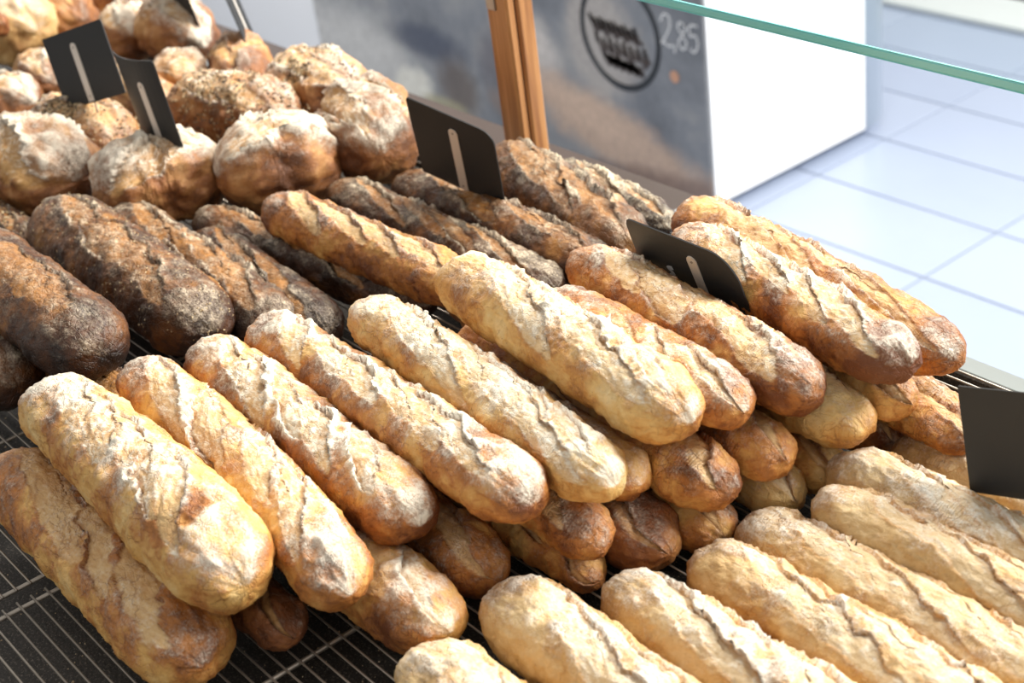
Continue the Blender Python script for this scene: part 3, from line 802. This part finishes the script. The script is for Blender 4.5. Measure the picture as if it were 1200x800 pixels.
# key: (name, style, slash kind, label, group, options)
SPEC = {
 'A1': ('baguette', 'golden', 'base', 'thick golden baguette at the left front with floury top and blunt brown-spotted near end', GA, dict(fl=1.1, nx=210, nt=120, toast=-.12, bend=.006, grow=.10, belly=-.06, spot=(.82, -.35, .034, .42))),
 'A2': ('baguette', 'golden', 'soft', 'slightly curved golden brown baguette with a round knot near its end, second on top', GA, dict(fl=.95, nx=210, nt=112, toast=.02, bend=.010, knot=(1.02, -.35))),
 'A3': ('baguette', 'golden', 'base', 'reddish golden baguette with torn scored flaps, third from left on top', GA, dict(fl=1.1, nx=210, nt=112, toast=.12, ear=1.4)),
 'A4': ('baguette', 'golden', 'base', 'long golden baguette with white-dusted ridge, just left of the smoother pale straw one', GA, dict(fl=1.15, nx=230, nt=112, toast=.06)),
 'A5': ('baguette', 'blond', 'leaf', 'pale straw-coloured floury baguette at the centre of the top layer', GA, dict(fl=1.25, nx=210, nt=112, toast=-.12, belly=-.03, ear=.75)),
 'A6': ('baguette', 'blond', 'leaf', 'large smooth yellow baguette with leaf-shaped floury scores, right of the pale straw one', GA, dict(fl=.95, nx=210, nt=120, toast=-.05, belly=.02, ear=.7)),
 'A7': ('baguette', 'golden', 'end', 'golden baguette mostly hidden between the large yellow one and the smooth one under the card', GA, dict(fl=.8, nx=150, nt=84, toast=.08)),
 'A8': ('baguette', 'golden', 'soft', 'smooth orange-brown baguette with nippled near end in front of the tipped black card', GA, dict(fl=.65, nx=200, nt=112, toast=.06, ear=.7, taper=.2, char=.30)),
 'A9': ('baguette', 'golden', 'base', 'baguette with charred dark grey near end, behind the tipped black card', GA, dict(fl=.9, nx=190, nt=112, toast=.10, ear=1.3, char=.9)),
 'A10': ('baguette', 'golden', 'long', 'long amber baguette farthest to the right against the tiled floor', GA, dict(fl=.55, nx=200, nt=112, toast=.02, ear=1.2)),
 'B0': ('baguette', 'golden', 'soft', 'large yellow-brown baguette lying on the bare wires at the bottom left', GB, dict(fl=.4, nx=220, nt=124, toast=.06, ear=.8, belly=-.12, grow=.04)),
 'B1': ('baguette', 'brown', 'end', 'dark red-brown baguette tip in the shadow under the two leftmost top baguettes', GB, dict(fl=.2, toast=.05)),
 'B2': ('baguette', 'golden', 'end', 'broad golden baguette end with white floury patch, resting on the rack below the knotted one', GB, dict(fl=1.1, nx=170, nt=104, toast=-.02)),
 'B3': ('baguette', 'golden', 'end', 'smooth round orange-brown baguette end with one pale seam, left of the bottom centre', GB, dict(fl=.35, nx=160, nt=96, toast=.14)),
 'B4': ('baguette', 'golden', 'soft', 'rippled golden baguette end sticking out under the dusted one, above a small end', GB, dict(fl=.5, toast=.03)),
 'B5': ('baguette', 'golden', 'end', 'small light brown baguette end on the rack beneath the rippled one', GB, dict(fl=.3, toast=.0)),
 'B6': ('baguette', 'golden', 'long', 'reddish baguette end peeking out behind the tip of the pale straw one', GB, dict(fl=.8, toast=.1)),
 'B7': ('baguette', 'brown', 'end', 'dark brown wrinkled baguette end on the rack at the centre bottom', GB, dict(fl=.45, nx=150, nt=96, toast=.0)),
 'B8': ('baguette', 'golden', 'end', 'smooth tan baguette end with folded tip, below the large yellow one', GB, dict(fl=.3, nx=150, nt=92, toast=-.02)),
 'B9': ('baguette', 'golden', 'end', 'tan squarish baguette end on the rack right of the dark brown wrinkled one', GB, dict(fl=.4, toast=.06)),
 'B10': ('baguette', 'golden', 'end', 'orange-tan baguette end in the middle layer below the half hidden golden one', GB, dict(fl=.3, toast=.02)),
 'B11': ('baguette', 'blond', 'end', 'light tan baguette end with ragged crust edge touching the rack beside the pale loaves', GB, dict(fl=.4, toast=.02)),
 'B12': ('baguette', 'blond', 'soft', 'light golden baguette end with curled scoring under the nippled smooth one', GB, dict(fl=.5, nx=150, nt=92, toast=-.02)),
 'B13': ('baguette', 'golden', 'end', 'orange-brown baguette end on the rack behind the longest pale loaf', GB, dict(fl=.3, toast=.08)),
 'B14': ('baguette', 'golden', 'end', 'small red-brown baguette end wedged low between two lighter ends at right', GB, dict(fl=.3, toast=.15)),
 'B15': ('baguette', 'golden', 'end', 'round golden baguette end directly under the charred tip', GB, dict(fl=.35, toast=-.02)),
 'B16': ('baguette', 'golden', 'soft', 'tan baguette end with circular crease under the amber one, left of the edge card', GB, dict(fl=.6, nx=150, nt=96, toast=.03)),
 'B17': ('baguette', 'golden', 'end', 'sliver of a tan baguette between the creased end and the card at right edge', GB, dict(fl=.3, toast=.04)),
 'D0': ('baguette', 'dark', 'long', 'dark baguette tip cut off by the left edge of the photo', GD, dict(fl=.9, nx=140, nt=90)),
 'D1': ('baguette', 'dark', 'base', 'thick dark brown baguette with fine wrinkles and ragged scores at the left edge', GD, dict(fl=.75, nx=180, nt=110, toast=-.10)),
 'D2': ('seeded_baguette', 'dark', 'long', 'thick dark baguette sprinkled with grain, second from the left edge', GD, dict(fl=.95, nx=190, nt=110, toast=-.18)),
 'D3': ('baguette', 'dark', 'long', 'very dark baguette with a gaping amber score, right of the thick seeded one', GD, dict(fl=.95, nx=170, nt=100, ear=1.4)),
 'D4': ('baguette', 'dark', 'long', 'dark baguette low between the gaping one and the thin floury-ridged one', GD, dict(fl=.7, nx=150, nt=90, ear=1.2)),
 'D12': ('baguette', 'brown', 'long', 'brown baguette in the shadow behind the large yellow one', GD, dict(fl=.3, nx=120, nt=80)),
 'D5': ('baguette', 'dark', 'long', 'thin dark baguette with white floury ridges, in front of the lighter golden one', GD, dict(fl=1.1, nx=180, nt=92, ear=1.3)),
 'D6': ('baguette', 'golden', 'base', 'amber baguette lighter than the dark ones around it, below the round loaves', GD, dict(fl=.5, nx=170, nt=92, toast=.08, ear=1.1)),
 'D7': ('baguette', 'dark', 'long', 'dark baguette with grey floury crest just behind the amber one', GD, dict(fl=1.05, nx=180, nt=92, toast=-.05, ear=1.2)),
 'D8': ('baguette', 'dark', 'long', 'dark baguette passing under the black card in front of the wooden post', GD, dict(fl=.8, nx=170, nt=92, toast=-.12, ear=1.2)),
 'D9': ('baguette', 'dark', 'long', 'brown baguette with tall bright scored ridges right of the black card by the post', GD, dict(fl=.9, nx=160, nt=104, toast=-.16, ear=1.8)),
 'D10': ('baguette', 'dark', 'long', 'rearmost dark baguette with grey floury back, at the foot of the poster', GD, dict(fl=1.2, nx=130, nt=84, toast=0)),
 'D11': ('baguette', 'dark', 'soft', 'shaded dark baguette low in the gap behind the two leftmost golden ones', GD, dict(fl=.3)),
 'D13': ('seeded_baguette', 'dark', 'base', 'short dark seeded loaf under the big floury loaf at the left edge', GD, dict(fl=.7, nx=110, nt=80)),
 'P1': ('baguette', 'pale', 'leaf', 'pale floury baguette cut off at the bottom centre, nearest of the pale ones', GP, dict(fl=1.1, nx=190, nt=120, toast=.02)),
 'P2': ('baguette', 'pale', 'leaf', 'pale baguette second from the bottom centre with long toasted ridge', GP, dict(fl=1.0, nx=200, nt=120, toast=.03)),
 'P3': ('baguette', 'pale', 'leaf', 'pale baguette third from the bottom centre with a raised torn crest', GP, dict(fl=.95, nx=200, nt=116, toast=.02, ear=1.1)),
 'P4': ('baguette', 'pale', 'leaf', 'pale baguette fourth from the bottom centre with leaf-shaped scores and floury tip', GP, dict(fl=.9, nx=200, nt=116)),
 'P5': ('baguette', 'pale', 'leaf', 'pale baguette fifth from the bottom centre with a dark crease behind its tip', GP, dict(fl=.8, nx=200, nt=112)),
 'P6': ('baguette', 'pale', 'leaf', 'slim pale baguette sixth from the bottom centre with pitted crust', GP, dict(fl=.8, nx=190, nt=112)),
 'P7': ('baguette', 'pale', 'leaf', 'pale baguette lying directly below the black card at right edge', GP, dict(fl=1.0, nx=190, nt=112)),
 'P8': ('baguette', 'pale', 'leaf', 'farthest pale baguette, partly hidden behind the card at right edge', GP, dict(fl=.8, nx=150, nt=100)),
 'R1': ('round_loaf', 'boule', 'cross', 'big floury loaf with pointed flap at the left edge, above the dark seeded one', GR, dict(fl=1.0, nx=130, nt=140, ear=3.2)),
 'R2': ('round_loaf', 'boule', 'cross', 'floury loaf with one white cheek standing below the narrow card', GR, dict(fl=1.1, nx=130, nt=140, ear=3.0)),
 'R3': ('round_loaf', 'boule', 'cross', 'smooth white-dusted round loaf with amber base at the centre of the heap', GR, dict(fl=1.15, nx=130, nt=140, ear=2.6)),
 'R4': ('seeded_loaf', 'boule', 'cross', 'seed-topped loaf right behind the smooth white-dusted round one', GR, dict(fl=.8, nx=110, nt=110)),
 'R5': ('round_loaf', 'boule', 'cross', 'cracked upright loaf leaning beside the large black card near the post', GR, dict(fl=.85, nx=120, nt=130, ear=3.2)),
 'R6': ('seeded_loaf', 'boule', 'cross', 'grainy-topped loaf at the right rear of the heap against the white wall', GR, dict(fl=.9, nx=110, nt=110, ear=1.6)),
 'R7': ('round_loaf', 'boule', 'cross', 'small dark amber bun with the edge-on card stuck in it', GR, dict(fl=.5, nx=80, nt=80)),
 'R8': ('seeded_loaf', 'boule', 'cross', 'loaf thickly covered in pale seeds under the tilted black card at left', GR, dict(fl=.7, nx=110, nt=110)),
 'R9': ('round_loaf', 'boule', 'cross', 'small loaf at the left edge behind the big floury one', GR, dict(fl=1.0, nx=80, nt=80)),
 'R10': ('round_loaf', 'boule', 'cross', 'small brown loaf left of the tilted black card', GR, dict(fl=.7, nx=80, nt=80)),
 'R11': ('round_loaf', 'boule', 'cross', 'orange-crusted loaf right of the narrow card', GR, dict(fl=.8, nx=80, nt=80, toast=-.15)),
 'R12': ('round_loaf', 'boule', 'cross', 'loaf with white right side just below the card at the top edge', GR, dict(fl=1.1, nx=90, nt=90)),
 'R13': ('round_loaf', 'boule', 'cross', 'grey-topped split loaf between the tilted card and the card at the top edge', GR, dict(fl=1.2, nx=90, nt=90, ear=2)),
 'R14': ('round_loaf', 'boule', 'cross', 'plain brown loaf above the tilted black card', GR, dict(fl=.3, nx=90, nt=90)),
 'R15': ('round_loaf', 'pale', 'cross', 'pale yellow uncut loaf in the top left corner', GR, dict(fl=.8, nx=90, nt=90, toast=-.05)),
 'R18': ('bread_roll', 'brown', 'end', 'small brown roll tip resting on the pale yellow loaf in the corner', GR, dict(fl=.3, nx=60, nt=48)),
 'R16': ('round_loaf', 'boule', 'cross', 'ragged orange loaf cut off by the top edge of the photo', GR, dict(fl=.9, nx=80, nt=80)),
 'R17': ('round_loaf', 'boule', 'cross', 'orange loaf glimpsed in the gap between the tilted and the narrow card', GR, dict(fl=.5, nx=80, nt=80, toast=-.1)),
}
LOAF = {}
for i, (kk, (nm, st, sk, lab, grp, op)) in enumerate(SPEC.items()):
    A_, B_, r_ = PL[kk]
    L_ = math.dist(A_, B_) + 2 * r_
    op = dict(op)
    if kk[0] == 'D' and kk != 'D12': r_ *= 1.16; op['tipk'] = .88; op['toast'] = op.get('toast', 0) + .12
    if kk[0] == 'P': op.setdefault('ear', .62); r_ *= 1.19; op.setdefault('tipk', .8)
    if kk[0] == 'B' and kk not in ('B0', 'B1'): op['toast'] = op.get('toast', 0) - .09; r_ *= 1.07; op.setdefault('tipk', .95)
    if kk[0] == 'R':
        r_ *= 1.13; A_ = (A_[0], A_[1], A_[2] + .10 * r_); B_ = (B_[0], B_[1], B_[2] + .10 * r_)
        op.setdefault('flat', 1.02); op.setdefault('taper', .05); op.setdefault('lump', 2.2); r_ *= 1.0
        op.setdefault('capk', 1.0); op.setdefault('tipk', .85)
    o = loaf(nm, A_, B_, r_, st, i + 3, SL(sk, i + 1, L_, r_), **op)
    tag(o, lab, 'bread', grp)
    LOAF[kk] = o

# seeds on the seeded breads: tiny grains pressed into the crust
def seeds(o, n, r, seed, thick=.5, sz=1.0):
    rs = np.random.default_rng(seed); me = o.data
    nv = len(me.vertices); co = np.zeros(nv * 3, np.float32); me.vertices.foreach_get('co', co); co = co.reshape(-1, 3)
    no = np.zeros(nv * 3, np.float32); me.vertices.foreach_get('normal', no); no = no.reshape(-1, 3)
    cand = np.where(no[:, 2] > -.05)[0]; V = []; F = []
    msk = fbm(co[cand].astype(float), 22, 2, .5, seed) ; cand = cand[msk > -thick]
    pick = rs.choice(cand, min(n, len(cand)), replace=False)
    for c_ in pick:
        p = co[c_] + rs.normal(0, .0006, 3); nn = no[c_]; a = np.cross(nn, rs.normal(size=3)); a /= np.linalg.norm(a) + 1e-9; b = np.cross(nn, a)
        l, w_, h_ = .0026 * sz * rs.uniform(.8, 1.2), .0015 * sz, .0013 * sz; n0 = len(V)
        V += [tuple(p + a * l), tuple(p + b * w_), tuple(p - a * l), tuple(p - b * w_), tuple(p + nn * h_), tuple(p - nn * h_)]
        F += [(n0, n0 + 1, n0 + 4), (n0 + 1, n0 + 2, n0 + 4), (n0 + 2, n0 + 3, n0 + 4), (n0 + 3, n0, n0 + 4)]
    s_ = mesh_obj('seed_topping', V, F, M['seed'], o); s_['kind'] = 'stuff'
    s_.data.materials.append(M['seed2']); s_.data.materials.append(M['seed3'])
    mi = np.repeat(rs.integers(0, 3, len(F) // 4), 4).astype(np.int32); s_.data.polygons.foreach_set('material_index', mi)
M['seed2'] = simple('pale_seed', (.62, .48, .28), .5); M['seed3'] = simple('dark_seed', (.06, .035, .02), .5)
seeds(LOAF['R4'], 1500, 0, 4); seeds(LOAF['R6'], 900, 0, 6, .2); seeds(LOAF['R8'], 1700, 0, 9, .6); seeds(LOAF['D2'], 1100, 0, 12, .3, .6); seeds(LOAF['D13'], 500, 0, 13)

# ------------------------------------------------------------------ price cards on steel pins
def card(c, yaw, tilt, roll, w_, h_, label, strip=(0.0, .9), bend=.0, corner=.012, pin=.05, mark=False, top_bend=0):
    """strip: x offset of the steel strip from the card centre, its length as a part of the height"""
    rt = empty('price_card', c); tag(rt, label, 'price card', 'black price cards stuck into the breads')
    yaw, tilt, roll = map(math.radians, (yaw, tilt, roll))
    X = Vector((math.cos(yaw), math.sin(yaw), 0)); Nn = Vector((math.sin(yaw), -math.cos(yaw), 0)); Z = Vector((0, 0, 1))
    U = math.cos(tilt) * Z - math.sin(tilt) * Nn
    X2 = math.cos(roll) * X + math.sin(roll) * U; U2 = -math.sin(roll) * X + math.cos(roll) * U; N2 = X2.cross(U2).normalized()
    R = Matrix((X2, U2, N2)).transposed().to_4x4(); rt.matrix_world = Matrix.Translation(Vector(c)) @ R
    # outline with rounded top corners; local x right, y up, z towards the viewer
    T_ = .0007; pts = [(-w_ / 2 + .001, -h_ / 2), (w_ / 2 - .001, -h_ / 2), (w_ / 2, -h_ / 2 + .001)]
    for i in range(9):
        a = math.pi / 2 * i / 8; pts.append((w_ / 2 - corner + corner * math.cos(a), h_ / 2 - corner + corner * math.sin(a)))
    cl = corner * .25
    for i in range(7):
        a = math.pi / 2 + math.pi / 2 * i / 6; pts.append((-w_ / 2 + cl + cl * math.cos(a), h_ / 2 - cl + cl * math.sin(a)))
    pts.append((-w_ / 2, -h_ / 2 + .001))
    n = len(pts)
    nx_ = 14; 
    # slice as a grid so that it may bow a little
    rows = 16; V = []; F = []
    def span(x):
        # top limit of the card at x
        lo = -h_ / 2; hi = h_ / 2
        dx = x - (w_ / 2 - corner)
        if dx > 0: hi = h_ / 2 - corner + math.sqrt(max(0, corner ** 2 - dx ** 2))
        dx = (-w_ / 2 + cl) - x
        if dx > 0: hi = h_ / 2 - cl + math.sqrt(max(0, cl ** 2 - dx ** 2))
        return lo, hi
    xs_ = sorted(set([-w_ / 2 + w_ * i / 12 for i in range(13)] + [w_ / 2 - corner * (1 - math.sin(math.pi / 2 * i / 8)) for i in range(9)] + [-w_ / 2 + cl * i / 3 for i in range(4)]))
    def zz(x, y): return bend * (1 - (2 * x / w_) ** 2) + top_bend * ((y / h_ + .5) ** 2)
    for s_ in (1, -1):
        for x in xs_:
            lo, hi = span(x)
            for j in range(6):
                y = lo + (hi - lo) * j / 5; V.append((x, y, zz(x, y) + s_ * T_))
    m = len(xs_); off = m * 6
    for i in range(m - 1):
        for j in range(5):
            a = i * 6 + j; F.append((a, a + 6, a + 7, a + 1)); F.append((off + a, off + a + 1, off + a + 7, off + a + 6))
        F.append((i * 6, off + i * 6, off + i * 6 + 6, i * 6 + 6)); F.append((i * 6 + 5, i * 6 + 11, off + i * 6 + 11, off + i * 6 + 5))
    for i in (0, m - 1):
        for j in range(5):
            a = i * 6 + j; F.append((a, a + 1, off + a + 1, off + a) if i == 0 else (a, off + a, off + a + 1, a + 1))
    MB().add(V, F).build('card_sheet', M['slate'], rt)
    # strip
    sx, sl = strip; wd = .0062; y1 = -h_ / 2 - .001 + h_ * sl; y0 = -h_ / 2 + .002
    z0 = zz(sx, 0) + T_ + .0002
    pts = [(sx - wd, y0), (sx + wd, y0)] + [(sx + wd * math.cos(math.pi * i / 10), y1 - wd + wd * math.sin(math.pi * i / 10)) for i in range(11)]
    n = len(pts); V = [(x, y, zz(x, y) + T_ + .0001) for x, y in pts] + [(x, y, zz(x, y) + T_ + .0011) for x, y in pts]
    F = [tuple(range(n))[::-1], tuple(range(n, 2 * n))] + [(i, (i + 1) % n, n + (i + 1) % n, n + i) for i in range(n)]
    st = MB().add(V, F).build('clip_strip', M['steel'], rt)
    for yy in (y1 - wd, y0 + .007):
        zt = zz(sx, yy) + T_ + .0011
        MB().tube([(sx, yy, zt - .0004), (sx, yy, zt + .0006)], .0013, 10).build('rivet', M['rivet'], st)
    zb_ = zz(sx, y0)
    MB().tube([(sx, y0 + .012, zb_ - T_ - .0012), (sx, y0 - .004, zb_ - T_ - .0012), (sx, y0 - .004 - pin * .9, zb_), (sx, y0 - .004 - pin, zb_)], .0011, 6).build('pin', M['rivet'], rt)
    if mark:
        global cb
        cb = MB(); 
        digit([(.4, .9), (.1, .8), (.3, .55), (.05, .3), (.35, .05), (.6, .2)], 0, 0, .022)
        V = [(x - .030, y_ - .026, zz(x - .03, y_ - .026) + T_ + .0002) for x, _, y_ in cb.V]
        mesh_obj('chalk_mark', V, cb.F, M['chalk'], rt)
    return rt
card((-1.873, .719, .169), 13.1, 7.5, 17.6, .138, .097, 'tilted black card with steel strip, standing in the seed-covered loaf at top left', (-.006, .84), corner=.004)
card((-1.716, .728, .155), -.2, -3.5, 5.2, .114, .115, 'narrow-looking black card with a shine across it, stuck in the loaf with the white cheek', (.018, .76), bend=.010, corner=.004)
card((-1.332, .912, .113), 10.1, -17.7, -14.0, .122, .122, 'large black card with rounded corner and steel strip in front of the wooden post', (.002, .84), corner=.018)
card((-.880, .830, .147), -.6, -22.4, .6, .137, .073, 'black card lying tipped back between two golden baguettes, steel strip and white chalk mark', (.012, .80), corner=.030, mark=True, pin=.03, top_bend=-.006)
card((-.537, .843, .104), 10.5, 5.0, 10.9, .101, .091, 'plain black card at the right edge of the photo, above the pale baguettes', (.035, .7), corner=.004)
card((-2.205, 1.015, .129), .3, -12.7, -6.8, .116, .109, 'black card cut off by the top edge, steel strip along its left side', (-.052, .95), corner=.004)
card((-2.039, 1.039, .119), 147.8, 13.9, -17.1, .114, .111, 'card seen almost edge-on in front of the white wall, stuck in the small amber bun', (.0, .95), corner=.004)
